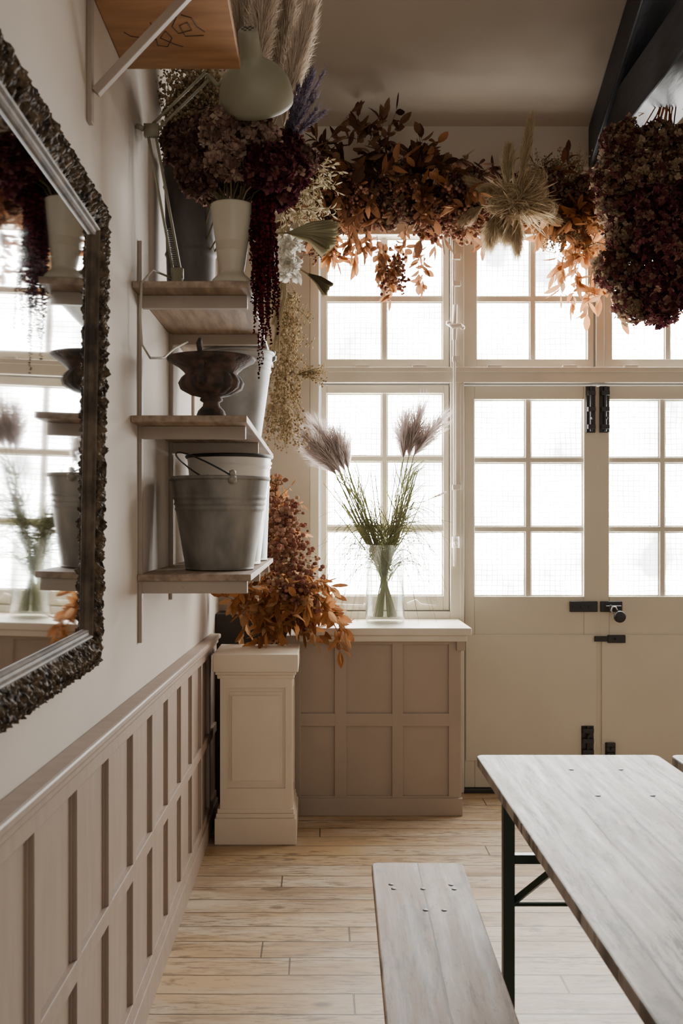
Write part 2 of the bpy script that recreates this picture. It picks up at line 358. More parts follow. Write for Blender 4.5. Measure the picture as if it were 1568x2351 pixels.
def bolt(root,px0,px1,py0,py1,knob):
    x0,x1=WX(px0),WX(px1); z0,z1=WZ(py1),WZ(py0); xm=(x0+x1)/2
    k=MB().box(x0,x1,5.248,5.262,z0,z1); k.tube([(xm,5.240,z0+.005),(xm,5.240,z1+.0)],.008,10)
    for t in (.12,.5,.85): k.box(x0+.004,x1-.004,5.228,5.25,z0+(z1-z0)*t-.012,z0+(z1-z0)*t+.012)
    k.tube([(xm,5.24,z0+(z1-z0)*knob),(xm,5.21,z0+(z1-z0)*knob)],.007,8)
    k.build('door_bolt',M['black'],root,bevel=.0015)
bolt(d1,1340,1361,890,995,.3); bolt(d2,1371,1393,890,995,.3); bolt(d1,1329,1357,1662,1728,.7); bolt(d2,1383,1406,1700,1730,.6)
k=MB(); k.box(WX(1303),WX(1366),5.246,5.262,WZ(1403),WZ(1379))
for px in (1312,1330,1348): k.tube([(WX(px),5.25,WZ(1391)),(WX(px),5.24,WZ(1391))],.009,10)
k.build('hasp',M['black'],d1,bevel=.002)
k=MB(); k.box(WX(1373),WX(1422),5.246,5.262,WZ(1403),WZ(1379)); k.tube([(WX(1382),5.236,WZ(1391)),(WX(1418),5.236,WZ(1391))],.008,8)
k.tube([P(1402,1391,5.25),P(1402,1391,5.22),P(1402,1406,5.215)],.006,8)
k.build('staple_plate',M['black'],d2,bevel=.002)
k=MB(); k.box(WX(1358),WX(1428),5.240,5.250,WZ(1470),WZ(1458)); k.box(WX(1388),WX(1428),5.236,5.250,WZ(1473),WZ(1455)); k.tube([(WX(1405),5.24,WZ(1464)),(WX(1405),5.215,WZ(1464))],.006,8)
k.build('slide_latch',M['black'],d2,bevel=.0015)
pl=thing('padlock','round black padlock hanging from the hasp between the two doors','padlock',tuple(P(1423,1428,5.20)))
R_=Matrix.Rotation(math.pi/2,3,'X')
MB().lathe([(0,-.012),(.026,-.012),(.031,-.006),(.031,.006),(.026,.012),(0,.012)],P(1423,1416,5.20),24,R_).build('lock_body',M['black'],pl,True)
MB().tube([P(1408,1410,5.205),P(1403,1402,5.21),P(1406,1394,5.21),P(1413,1393,5.21),P(1418,1402,5.205)],.004,8).build('shackle',M['steel'],pl,True)
k=thing('window_opener_rod','white vertical opener rod with catch, fixed on the post between window and door','window rod',tuple(P(1044,1300,5.2)))
q=MB(); q.tube([P(1041,552,5.215),P(1041,735,5.205),P(1043,760,5.205),P(1044,1300,5.215)],.0075,8); q.build('rod',M['sill'],k,True)
for y in (600,660,830,1120): MB().box(WX(1034),WX(1052),5.20,5.236,WZ(y+6),WZ(y-6)).build('guide',M['sill'],k,bevel=.002)
q=MB(); q.tube([P(1028,742,5.2),P(1040,750,5.19),P(1056,746,5.19),P(1064,752,5.2)],[.010,.014,.012,.009],10); q.ball(P(1030,742,5.2),.016); q.ball(P(1062,752,5.2),.014); q.tube([P(1045,700,5.20),P(1043,780,5.20)],.013,10)
q.build('catch',M['sill'],k,True)
q=MB(); q.tube([P(1046,1232,5.2),P(1046,1258,5.2)],.02,12); q.ball(P(1046,1247,5.185),.012); q.build('pull',M['enamel'],k,True)
st=thing('window_stay','white casement stay bar lying along the bottom of the window','window stay',tuple(P(880,1395,5.22)))
q=MB(); q.tube([P(770,1388,5.23),P(835,1391,5.22),P(838,1386,5.22)],.006,8); q.build('bar',M['sill'],st,True)
q=MB(); q.tube([P(935,1386,5.22),P(955,1378,5.21),P(965,1388,5.22),P(1000,1392,5.23)],.006,8); q.build('curled_handle',M['sill'],st,True)
MB().box(WX(790),WX(810),5.215,5.24,WZ(1396),WZ(1386)).build('peg',M['sill'],st)
SB=F/4.83
def BX(px): return (px-VX)/SB
def BZ(py): return H+(VY-py)/SB
xl=-.165
q=MB(); q.box(xl,.675,4.842,5.2,0,.872)
cols=[(xl,BX(690)),(BX(768),BX(795)),(BX(900),BX(925)),(BX(1030),.68)]
for a,b in cols: q.box(a,b,4.83,4.846,.0,.871)
for a,b in ((BZ(1480),.872),(BZ(1668),BZ(1638)),(0,BZ(1828))):
    q.box(xl,.68,4.8305,4.846,a,b)
q.box(xl,.69,4.818,4.846,0,.085)
q.box(.665,.685,4.831,5.23,0,.870); q.box(.66,.70,4.815,4.845,.80,.869)
struct(q.build('trim_2',M['boxp'],bevel=.003))
q=MB(); q.box(-.10,.73,4.79,5.24,.877,.913); q.box(-.10,.71,4.805,4.85,.845,.8775)
struct(q.build('trim_3',M['sill'],bevel=.006))
struct(MB().box(-.528,xl-.002,5.02,5.199,0,.96).build('recess_shade_block',M['recess_shade'],bevel=.004))  # added block behind the pedestal, its dark colour paints the recess as shaded
sl=lambda y: -.024*(y-3.2)
ZT=lambda y: .925+sl(y); ZM=lambda y: .468+sl(y)*.9
def hy(q,x0,x1,y0,y1,zb,zt):
    zb_=zb if callable(zb) else (lambda y:zb); zt_=zt if callable(zt) else (lambda y:zt)
    q.hexa([(x0,y0,zb_(y0)),(x1,y0,zb_(y0)),(x1,y1,zb_(y1)),(x0,y1,zb_(y1)),(x0,y0,zt_(y0)),(x1,y0,zt_(y0)),(x1,y1,zt_(y1)),(x0,y1,zt_(y1))])
q=MB(); hy(q,-.53,-.516,-2,4.83,0,lambda y:ZT(y)-.01)
hy(q,-.53,-.502,-2,4.829,lambda y:ZT(y)-.085,lambda y:ZT(y)-.02)
hy(q,-.53,-.502,-2,4.829,lambda y:ZM(y)-.022,lambda y:ZM(y)+.022)
hy(q,-.53,-.502,-2,4.829,.001,.125); hy(q,-.53,-.494,-2,4.829,0,.09)
for k_ in range(-9,11):
    y=1.75+.308*k_
    if y+.05<4.83:
        hy(q,-.53,-.5025,y,y+.042,.1,lambda y:ZT(y)-.05)
        hy(q,-.52,-.5115,y+.042,y+.049,.12,lambda y:ZT(y)-.08); hy(q,-.52,-.5115,y-.007,y,.12,lambda y:ZT(y)-.08)
struct(q.build('trim_1',M['wains'],bevel=.002))
q=MB(); hy(q,-.53,-.478,-2,4.8,lambda y:ZT(y)-.022,lambda y:ZT(y)); hy(q,-.53,-.49,-2,4.799,lambda y:ZT(y)-.045,lambda y:ZT(y)-.02)
struct(q.build('trim_9',M['wains'],bevel=.006))

# ------------------------------------------------ pedestal
SP=F/4.39
px_=lambda p:(p-VX)/SP
pd=thing('pedestal','square cream painted pedestal with panelled shaft in the corner below the leaves','pedestal',(-.29,4.56,0))
x0,x1=px_(505),px_(668); 
q=MB(); yf=4.41; yb=yf+(x1-x0)
q.box(x0,x1,yf,yb,.12,.74)
for (a,b) in ((px_(505)-.0005,px_(520)),(px_(655),px_(668)+.0005)): q.box(a,b,yf-.010,yf+.001,.145,.738)
q.box(x0,x1,yf-.0095,yf+.002,.69,.737); q.box(x0,x1,yf-.0095,yf+.002,.146,.245)
q.box(px_(526),px_(648),yf-.005,yf+.001,.265,.67); q.box(px_(532),px_(642),yf-.012,yf-.004,.28,.655)
q.box(x1-.001,x1+.008,yf+.001,yf+.03,.145,.738); q.box(x1-.001,x1+.008,yb-.03,yb-.001,.145,.738); q.box(x1-.001,x1+.0075,yf+.002,yb-.002,.146,.2); q.box(x1-.001,x1+.0075,yf+.002,yb-.002,.68,.737)
q.build('shaft',M['ped'],pd)
q=MB()
for z0,z1,e in ((.73,.748,.014),(.748,.762,.022),(.762,.84,.032)): q.box(x0-e,x1+e,yf-e,yb+e,z0,z1)
q.build('cap',M['ped'],pd,bevel=.004)
q=MB()
for z0,z1,e in ((0,.115,.024),(.115,.135,.018),(.135,.155,.013)): q.box(x0-e,x1+e,yf-e,yb+e,z0,z1)
q.build('base',M['ped'],pd,bevel=.003)

# ------------------------------------------------ mirror
yaw=math.radians(1.3); tilt=math.radians(1.0)
n0=V((math.cos(yaw),math.sin(yaw),0)); eu=V((-math.sin(yaw),math.cos(yaw),0))
ev=(n0*math.sin(tilt)+V((0,0,1))*math.cos(tilt)).normalized(); ew=eu.cross(ev).normalized()
if ew.x<0: ew=-ew
B0=V((-.490,1.27,1.11)); MWd,MHt=.905,1.0
def MM(u,v,w): return B0+eu*u+ev*v+ew*w
mr=thing('wall_mirror','large mirror in a dark crusted ornate frame hanging on the left wall','mirror',tuple(MM(MWd/2,0,0)))
OW=.066
def sweep(prof, disp, nst):
    q=MB(); rings=[]
    for side in range(4):
        for k_ in range(nst):
            t=k_/nst; row=[]
            for (d,h) in prof:
                c4=[(d,d),(MWd-d,d),(MWd-d,MHt-d),(d,MHt-d)]
                a=c4[side]; b=c4[(side+1)%4]; u=a[0]+(b[0]-a[0])*t; v=a[1]+(b[1]-a[1])*t
                hh=h; du=dv=0
                if disp and h>.012 and d<OW-.001:
                    p3=V((u*70,v*70,d*75)); nn=noise.noise(p3)+.7*noise.noise(p3*2.6)+.5*math.sin((u+v)*190+d*120)*.5
                    hh=max(.010,h+nn*.0085); du=noise.noise(p3*1.1+V((9,3,1)))*.005; dv=noise.noise(p3*1.1+V((2,7,5)))*.005
                row.append(MM(u+du,v+dv,hh))
            rings.append(row)
    m_=len(prof); n_=len(rings); vs=[p for r_ in rings for p in r_]; fs=[]
    for i in range(n_):
        j=(i+1)%n_
        for k_ in range(m_-1): fs.append((i*m_+k_,i*m_+k_+1,j*m_+k_+1,j*m_+k_))
    q.add(vs,fs); return q
prof=[(0,0),(0,.016),(0,.022)]+[( OW*i/16, .024+.014*math.sin(math.pi*i/16)) for i in range(17)]+[(OW+.002,.020)]
sweep(prof,True,340).build('ornate_frame',M['orn'],mr,False)
prof=[(OW-.001,.012),(OW,.025),(OW+.003,.028),(OW+.006,.026),(OW+.009,.021),(OW+.014,.020),(OW+.017,.022),(OW+.020,.018),(OW+.022,.012)]
sweep(prof,False,2).build('inner_moulding',M['mould'],mr,False)
g_=OW+.018
MB().add([MM(g_,g_,.013),MM(MWd-g_,g_,.013),MM(MWd-g_,MHt-g_,.013),MM(g_,MHt-g_,.013)],[(0,1,2,3)]).build('mirror_glass',M['mirror'],mr)
MB().add([MM(.01,.01,.001),MM(MWd-.01,.01,.001),MM(MWd-.01,MHt-.01,.001),MM(.01,MHt-.01,.001)],[(0,1,2,3)]).build('backing',M['edge'],mr)

# ------------------------------------------------ shelves
def upright(y,z0,z1,label):
    q=MB().box(-.53,-.518,y-.013,y+.013,z0,z1); o=q.build('shelf_upright',M['shelfpaint'],bevel=.002); return tag(o,label,'shelf rail','shelf rails on the left wall')
upright(2.905,1.07,2.24,'tall painted metal shelf rail nearest the mirror')
upright(3.50,1.15,2.24,'middle metal shelf rail behind the zinc buckets')
upright(4.12,1.20,2.24,'farthest metal shelf rail, near the window corner')
upright(2.27,2.33,3.2,'short metal rail above the mirror carrying the plywood shelf')
def shelf(z,y0,y1,label,ys,xf):
    t=thing('wall_shelf',label,'shelf',(-.53,(y0+y1)/2,z-.05),'painted wooden shelves on the left wall')
    MB().box(-.529,xf,y0,y1,z-.019,z).build('board',M['shelfwood'],t,bevel=.002)
    for y in ys:
        q=MB(); q.box(-.518,xf-.012,y-.012,y+.012,z-.056,z-.0195); 
        q.tube([(-.40,y-.013,z-.037),(-.40,y-.0105,z-.037)],.004,8); q.tube([(xf-.06,y-.013,z-.037),(xf-.06,y-.0105,z-.037)],.004,8)
        q.build('bracket',M['shelfpaint'],t,bevel=.002)
    return t
shelf(1.270,2.88,4.23,'lowest wall shelf, holding the galvanised bucket with bail handle',(2.905,3.5,4.12),-.20)
shelf(1.720,2.78,4.36,'middle wall shelf, holding the rusty urn',(2.905,3.5,4.12),-.205)
shelf(2.100,2.80,4.25,'upper wall shelf, holding the cream vase and desk lamp',(2.905,3.5,4.12),-.20)
t=thing('plywood_shelf','plywood shelf with handwriting scrawled on its underside, above the mirror','shelf',(-.53,2.4,2.64))
MB().box(-.529,-.215,1.6,2.69,2.645,2.668).build('board',M['plywood'],t,bevel=.002)
q=MB(); q.bar((-.512,2.27,2.40),(-.30,2.27,2.625),.02,.022,V((0,1,0))); q.box(-.518,-.24,2.26,2.28,2.622,2.6445)
q.build('bracket',M['shelfpaint'],t,bevel=.002)
q=MB()
def onply(px,py):
    s=(VY-py)/(2.6435-H); return V(((px-VX)/s,F/s,2.6442))
for st_ in ([(285,75),(300,84),(330,88),(360,92)],[(372,50),(355,75),(362,105),(385,108),(395,88),(380,72),(368,88),(400,102),(420,108)],[(405,40),(395,62),(410,78),(440,70),(430,52),(412,60),(425,84),(468,82)],[(345,52),(352,70),(340,92)],[(415,35),(440,42),(452,62),(470,74)]):
    q.tube([onply(*a) for a in st_],.0012,5)
q.build('handwriting',M['ink'],t)
q=MB(); q.tube([P(398,640,2.98),P(350,620,2.86),P(325,650,2.79),P(322,720,2.79),P(326,790,2.79),P(345,822,2.86),P(375,822,3.0),P(400,800,3.2),P(430,785,3.4)],.0035,8); tag(q.build('power_cable',M['cable'],None,True),'pale flex drooping over the end of the upper shelf','cable')

# ------------------------------------------------ buckets and pots
def arcpts(c,r,a0,a1,n,tilt_):
    return [V(c)+V((r*math.cos(a0+(a1-a0)*i/n), -r*math.sin(a0+(a1-a0)*i/n)*math.sin(tilt_), r*math.sin(a0+(a1-a0)*i/n)*math.cos(tilt_))) for i in range(n+1)]
def bucket(name,label,cat,c,rb,rt,h,m,ribs=(.62,.68),handle=None,group=None,rimm=None):
    t=thing(name,label,cat,tuple(c),group)
    pr=[(0,.006),(rb*.96,.006),(rb,.0),(rb+.002,.008)]
    n=60
    for i in range(1,n):
        f_=i/n; r=rb+(rt-rb)*f_
        for rr in ribs: r+=.0045*math.exp(-((f_-rr)/.011)**2)
        pr.append((r,h*f_))
    pr+=[(rt,h-.006),(rt-.003,h-.002),(rb-.004,.02),(0,.018)]
    MB().lathe(pr,c,48).build('body',m,t,True)
    MB().lathe([(rt-.002,h-.009),(rt+.004,h-.008),(rt+.007,h-.003),(rt+.006,h+.002),(rt,h+.004),(rt-.004,h)],c,48).build('rim',rimm or m,t,True)
    if handle:
        for s in (-1,1): 
            q=MB(); e=V(c)+V((s*(rt+.004)*math.cos(handle['rz']),s*(rt+.004)*math.sin(handle['rz']),h-.01)); q.ball(e,.016); q.ball(e+V((0,0,.02)),.012)
            q.build('handle_ear',m,t,True)
        q=MB(); pts=arcpts((0,0,0),rt+.003,0,math.pi,20,handle['tilt']); Rz=Matrix.Rotation(handle['rz'],3,'Z')
        q.tube([V(c)+V((0,0,h))+Rz@p for p in pts],.0028,8); q.build('bail_handle',M['black'],t,True)
    return t
bucket('galvanised_bucket','weathered galvanised bucket with wire bail handle at the front of lowest shelf','bucket',(-.32,3.17,1.271),.107,.155,.29,M['galv'],(.66,.72,.78),dict(rz=math.radians(-70),tilt=math.radians(60)))
bucket('enamel_bucket','white enamel bucket behind the galvanised one on the lowest shelf','bucket',(-.325,3.56,1.271),.11,.150,.385,M['enamel'],(.9,),None,None,M['black'])
bucket('enamel_canister','blue grey enamel container behind the white bucket on lowest shelf','container',(-.325,3.93,1.271),.115,.128,.385,M['blueen'],(.75,),None)
bucket('florist_bucket','tall pale galvanised flower bucket behind the rusty urn','bucket',(-.315,3.75,1.721),.09,.137,.335,M['galv2'],(.9,.8),dict(rz=.3,tilt=1.57))
bucket('zinc_flower_bucket','tall dark zinc flower bucket behind the desk lamp on the upper shelf','bucket',(-.425,3.27,2.101),.075,.088,.49,M['zinc'],(.85,.4),None)
uc=V((-.328,3.0,1.721)); t=thing('garden_urn','rusty cast iron urn with curled handles on the middle shelf','urn',tuple(uc))
pr=[(0,0),(.055,0),(.056,.012),(.046,.018),(.040,.035),(.026,.05),(.024,.06),(.034,.066),(.034,.072),(.030,.076),(.06,.084),(.088,.10),(.094,.118),(.085,.135),(.078,.145),(.082,.152),(.098,.166),(.118,.178),(.130,.184),(.134,.190),(.130,.195),(.118,.192),(.10,.182),(.07,.16),(.0,.14)]
MB().lathe(pr,uc,96,mod=lambda i,a,z:(1+.06*abs(math.sin(a*9)) if 9<i<14 else 1)).build('bowl',M['rust'],t,True)
for sgn,a in ((1,math.radians(-100)),(-1,math.radians(80))):
    d=V((math.cos(a),math.sin(a),0))
    q=MB(); q.tube([uc+d*.088+V((0,0,.105)),uc+d*.115+V((0,0,.115)),uc+d*.112+V((0,0,.145)),uc+d*.098+V((0,0,.165)),uc+d*.112+V((0,0,.195)),uc+d*.13+V((0,0,.218)),uc+d*.118+V((0,0,.230)),uc+d*.105+V((0,0,.215))],[.007,.009,.009,.008,.008,.008,.006,.004],10)
    q.build('handle',M['rust'],t,True)
vc=V((-.255,2.875,2.101)); t=thing('cream_vase','cream flared vase with stepped foot at the end of the upper shelf','vase',tuple(vc))
MB().lathe([(0,0),(.058,0),(.060,.008),(.056,.018),(.046,.028),(.037,.036),(.036,.045),(.040,.07),(.048,.13),(.056,.19),(.061,.228),(.063,.232),(.061,.235),(.057,.228),(.045,.1),(0,.06)],vc,48).build('body',M['cream'],t,True)

# ------------------------------------------------ flower builders
def head(q,c,R,n,ps,v0,v1,flat=1.0,inner=None,cup=.5,lump=.20):
    off=rdir()*3
    for i in range(n):
        z=1-2*(i+.5)/n; a=i*2.39996+ru(-.3,.3); r=math.sqrt(max(0,1-z*z)); d=V((r*math.cos(a),r*math.sin(a),z)); d=(d+rdir()*.15).normalized()
        bump_=1+lump*noise.noise(d*2.2+off)
        p=c+V((d.x,d.y,d.z*flat))*R*bump_*ru(.84,1.08)
        nn=(d+rdir()*.7).normalized(); x=nn.orthogonal().normalized(); y=nn.cross(x); a0=ru(0,6.28); v=ru(v0,v1)+.35*noise.noise(d*1.7+off*2)
        for k_ in range(4):
            aa=a0+k_*math.pi/2; e=x*math.cos(aa)+y*math.sin(aa); s_=nn.cross(e); L_=ps*ru(.75,1.25); lift=ru(-.1,cup+.3)
            q.add([p,p+e*L_*.6+s_*L_*.5+nn*L_*lift*.6,p+e*L_*1.05+nn*L_*lift,p+e*L_*.6-s_*L_*.5+nn*L_*lift*.5],[(0,1,2,3)],min(1,max(0,v+ru(-.15,.15))))
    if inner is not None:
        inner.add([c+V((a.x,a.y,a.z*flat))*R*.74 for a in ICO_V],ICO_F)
def spray(q,qs,p0,d,length,n,L,W,droop=.5,v0=0,v1=1,sr=.0018,down=.3):
    d=d.normalized(); pts=[p0]; p=V(p0); k_=8; dd=V(d)
    for i in range(k_):
        dd=(dd+V((0,0,-droop/k_))+rdir()*.1).normalized(); p=p+dd*length/k_; pts.append(V(p))
    qs.tube(pts,[sr*(1-.6*i/k_) for i in range(k_+1)],4,ru(0,1),False)
    for i in range(n):
        t=(i+.6)/n*k_; j=min(int(t),k_-1); b=pts[j].lerp(pts[j+1],t-j); ax=(pts[j+1]-pts[j]).normalized()
        ld=(ax*.6+rdir()*.9+V((0,0,-down))).normalized()
        q.leaf(b,ld,rdir(),L*ru(.65,1.2),W*ru(.6,1.1),ru(-.5,.5),ru(v0,v1),ru(.1,.4))
    q.leaf(pts[-1],dd,rdir(),L,W,.2,ru(v0,v1))
    return pts
def plume(q,a,b,R,n,hl,v0=0,v1=1,w=.0016,droop=.3,bend=V((0,0,0)),pw=.85):
    ax=(b-a); axn=ax.normalized()
    for i in range(n):
        t=random.random()**pw; env=.25+.75*math.sin(math.pi*min(1,.1+.85*t))
        p=a+ax*t+bend*t*t
        o=rdir(); o=(o-axn*o.dot(axn)); 
        if o.length<.01: continue
        o.normalize(); l=hl*ru(.6,1.2); e1=p+axn*l*.5+o*R*env*ru(.2,.75); e2=p+axn*l*ru(.85,1.15)+o*R*env*ru(.5,1.25)+V((0,0,-droop*R*ru(0,1)))
        q.ribbon([p,e1,e2],w*ru(.7,1.3),ru(v0,v1))
def gyp(q,qs,p0,d,length,n,spread,r=.0035,droop=.6,v0=0,v1=1):
    dd=d.normalized(); p=V(p0); pts=[V(p0)]
    for i in range(6):
        dd=(dd+V((0,0,-droop/6))+rdir()*.15).normalized(); p=p+dd*length/6; pts.append(V(p))
    qs.tube(pts,.0012,3,ru(0,1),False)
    for i in range(n):
        j=random.randrange(1,7); b=pts[j]; o=(rdir()+dd*.4).normalized()*spread*ru(.3,1); e=b+o
        qs.ribbon([b,b+o*.5+V((0,0,.003)),e],.0014,ru(0,1)); q.ball(e,r*ru(.6,1.3),ru(v0,v1))

# ------------------------------------------------ hydrangeas in the vase
hb=thing('hydrangea_bouquet','bouquet of dried pink, brown and dark red hydrangeas in the cream vase','dried flowers',tuple(vc+V((0,0,.06))))
qB,qC,qs,qi=MB(),MB(),MB(),MB()
rim=vc+V((0,0,.232))
for (x,y,Y,R,k_) in ((430,345,2.95,.062,'A'),(455,405,2.85,.055,'A'),(515,298,2.85,.062,'B'),(528,365,2.78,.055,'B'),(590,325,2.85,.062,'B'),(618,385,2.76,.062,'C'),(662,395,2.85,.055,'C'),(480,430,2.95,.05,'A'),(570,272,2.95,.05,'C'),(455,310,3.0,.055,'A'),(655,345,3.0,.055,'C'),(640,440,2.9,.05,'C'),(560,420,2.9,.05,'A'),(410,320,3.0,.045,'A'),(690,370,3.0,.04,'A')):
    c_=P(x,y,Y); q=qB if k_!='C' else qC
    head(q,c_,R,330,.0155,(.30 if k_=='B' else 0),(.95 if k_=='B' else .85 if k_=='C' else .5),.85,qi,lump=.35)
    qs.tube([rim+V((ru(-.03,.03),ru(-.03,.03),-.08)),rim+(c_-rim)*.4,c_],.0025,5,ru(0,1))
qB.build('pink_heads',M['hydB'],hb); qC.build('dark_heads',M['hydC'],hb); qi.build('flower_cores',M['inner'],hb,True); 
for i in range(40):
    e=rim+V((ru(-.09,.07),ru(-.05,.05),ru(.01,.10))); qs.tube([rim+V((ru(-.03,.03),ru(-.03,.03),-.03)),e],.0015,4,ru(0,1))
qs.build('stems',M['stem'],hb)
am=thing('amaranthus_bunch','deep red amaranthus tassels hanging down beside the cream vase','dried flowers',tuple(P(600,450,2.9)))
q=MB(); qs=MB()
for i in range(50):
    x=ru(570,638); yb=random.choice([ru(700,780),ru(600,740),ru(640,800)]); 
    if i<3: x=ru(592,606); yb=[872,840,800][i]
    Y=ru(2.84,2.98); top=P(x*.7+600*.3,ru(430,480),Y); bot=P(x,yb,Y); n=int((top-bot).length/.0045)
    ph=ru(0,6)
    for j in range(n):
        f_=j/n; p=top.lerp(bot,f_)+V((math.sin(f_*6+ph)*.006,math.cos(f_*5+ph)*.005,0)); q.ball(p+rdir()*.003,.0052*(1-.45*f_)*ru(.7,1.3),ru(0,1))
    qs.tube([rim+V((.04,0,-.03)),P(610,425,2.9),top],.0018,4)
q.build('tassels',M['amar'],am); qs.build('stems',M['amar'],am)
def plume_thing(name,label,a,b,base,R,n,hl,m,ms,group,bend=V((0,0,0)),w=.0016,droop=.3,v=(0,1),sr=.003,pw=.85):
    t=thing(name,label,'plume',tuple(base),group)
    q=MB(); plume(q,a,b,R,n,hl,v[0],v[1],w,droop,bend,pw); q.build('plume',m,t)
    q=MB(); q.tube([base,base.lerp(a,.5)+V((0,0,.01)),a,a.lerp(b,.6)+bend*.3],[sr,sr*.8,sr*.7,sr*.3],6); q.build('stem',ms,t)
    return t
zb=V((-.425,3.27,2.2))
for (x0,y0,x1,y1,Y,l,R,v) in ((550,190,545,-60,3.15,'leftmost broad beige pampas plume rising behind the desk lamp',.060,(0,.8)),(590,190,600,-70,3.05,'middle tall beige pampas plume running out of the top of the photo',.060,(.2,1)),(635,230,645,-10,3.2,'beige pampas plume right of the middle one, behind the desk lamp',.058,(0,.7)),(650,255,690,45,3.1,'rightmost beige pampas plume leaning towards the garland',.050,(.3,1))):
    plume_thing('pampas_plume',l,P(x0,y0+40,Y),P(x1,y1,Y),zb+V((ru(-.03,.03),ru(-.03,.03),0)),R,2800,.12,M['pampas'],M['stem'],'beige pampas plumes',V((.03,0,-.01)),.0030,.9,v)
pg=thing('purple_dried_grass','spiky purple dried grass sticking out between pampas and garland','dried flowers',tuple(P(640,330,3.1)))
q=MB();qs=MB()
for i in range(16):
    a=P(650+ru(-12,12),335,3.0); b=P(ru(670,748),ru(158,260),2.95+ru(-.06,.06)); qs.tube([a,a.lerp(b,.5),b],.0012,4)
    for j in range(150):
        t_=ru(.15,1); p=a.lerp(b,t_); q.ribbon([p,p+((b-a).normalized()*.5+rdir()*.6)*.012,p+((b-a).normalized()+rdir()*.7)*.02],.0035,ru(0,1))
q.build('spikes',M['purple'],pg); qs.build('stems',M['purple'],pg)
cl=thing('cream_statice','mass of fine cream dried flowers behind the lamp arm','dried flowers',tuple(P(430,330,3.4)))
q=MB();qs=MB()
for i in range(110):
    gyp(q,qs,P(ru(410,475),ru(260,370),3.3),V((ru(-.2,.8),ru(-.3,.3),ru(.1,1.2))),ru(.08,.22),90,.045,.0046,.1)
q.build('blossoms',M['gyp'],cl); qs.build('stems',M['stem'],cl)
dl=thing('desk_lamp','vintage pale green jointed desk lamp with domed shade on upper shelf','lamp',tuple(V((-.43,2.96,2.101))))
lb=V((-.425,2.96,2.101))
MB().lathe([(0,0),(.075,0),(.078,.006),(.072,.014),(.06,.018),(.03,.022),(.018,.03),(.016,.07),(0,.07)],lb,36).build('base',M['lamp'],dl,True)
el=P(347,300,2.86); hd=P(478,172,2.82); kn=lb+V((.0,0,.06))
q=MB()
for dx in (-.011,.011): q.tube([kn+V((dx,0,0)),el+V((dx,0,0))],.0042,8)
q.bar(kn+V((-.018,0,0)),kn+V((.018,0,0)),.02,.03); q.bar(el+V((-.02,0,0)),el+V((.022,0,0)),.02,.035); q.tube([el+V((-.02,-.012,0)),el+V((-.04,-.012,.01))],.008,8)
q.build('lower_arm',M['lamp'],dl,True)
q=MB(); dn=(hd-el).normalized(); pn=V((-dn.z,0,dn.x))*.011
for s in (-1,1): q.tube([el+pn*s,hd+pn*s],.0042,8)
q.tube([hd,P(500,195,2.8),P(520,180,2.78)],.006,8)
q.build('upper_arm',M['lamp'],dl,True)
q=MB()
a=kn.lerp(el,.06); b=kn.lerp(el,.32); pts=[]
for i in range(120):
    f_=i/119; pts.append(a.lerp(b,f_)+V((math.cos(i*.9)*.007,math.sin(i*.9)*.007,0)))
q.tube(pts,.0012,4); q.build('spring',M['steel'],dl,True)
u=V((-.08,-.70,.70)).normalized(); R_=V((0,0,1)).rotation_difference(u).to_matrix()
so=P(590,240,2.84)
MB().lathe([(.100,-.004),(.104,0),(.106,.012),(.104,.035),(.098,.06),(.086,.083),(.068,.102),(.048,.115),(.034,.125),(.030,.14),(.0285,.175),(.027,.20),(.022,.205),(0,.206)],so,48,R_).build('shade',M['lamp'],dl,True)
q=MB()
for k_ in range(7):
    c_=V((0,0,.2065)) if k_==6 else V((.0135*math.cos(k_*math.pi/3),.0135*math.sin(k_*math.pi/3),.2055)); rr=.0042
    q.lathe([(0,.0012),(rr,.001),(rr,-.002)],so+R_@c_,12,R_)
q.build('vent_holes',M['black'],dl)

# ------------------------------------------------ garland over the window
YG=5.0
gl=thing('dried_flower_garland','long garland of rust leaves, hydrangeas, berries and grasses over the windows','garland',tuple(P(1040,430,YG)))
qd,qr,qo,qs=MB(),MB(),MB(),MB()
pts=[P(660,470,YG+.05),P(760,430,YG),P(900,430,YG+.02),P(1050,450,YG),P(1200,450,YG+.02),P(1350,450,YG),P(1420,470,YG)]
qs.tube(pts,.012,8)
for i in range(74):
    x=ru(690,980); y=ru(350,500)
    spray(qd,qs,P(x,y,YG+ru(-.1,.08)),V((ru(-1,1),ru(-.6,.2),ru(-.5,.9))),ru(.10,.26),random.randrange(6,11),.085,.036,.5,0,1)
for i in range(50):
    x=ru(980,1400); y=ru(400,490)
    spray(qd,qs,P(x,y,YG+ru(-.06,.08)),V((ru(-1,1),ru(-.6,.2),ru(-.6,.8))),ru(.08,.22),random.randrange(6,10),.070,.030,.5,0,1)
for (x0,y0,x1,y1) in ((820,330,822,258),(850,320,870,265),(880,330,965,335),(900,330,955,350),(760,360,735,320),(940,380,1090,335),(1000,400,1060,350),(810,300,850,275)):
    a=P(x0,y0,YG); b=P(x1,y1,YG); spray(qd,qs,a,(b-a),(b-a).length*1.05,12,.072,.034,.25,.2,1)
for i in range(60):
    x=ru(720,1110); y=ru(390,500)
    spray(qr,qs,P(x,y,YG+ru(-.16,.04)),V((ru(-1,1),ru(-.9,.1),ru(-.8,.5))),ru(.08,.22),7,.085,.038,.6,.1,1)
for i in range(24):
    x=ru(1180,1340); y=ru(440,510)
    spray(qr,qs,P(x,y,YG+ru(-.10,.04)),V((ru(-1,1),ru(-.9,.1),ru(-.8,.5))),ru(.08,.18),7,.08,.036,.6,.1,1)
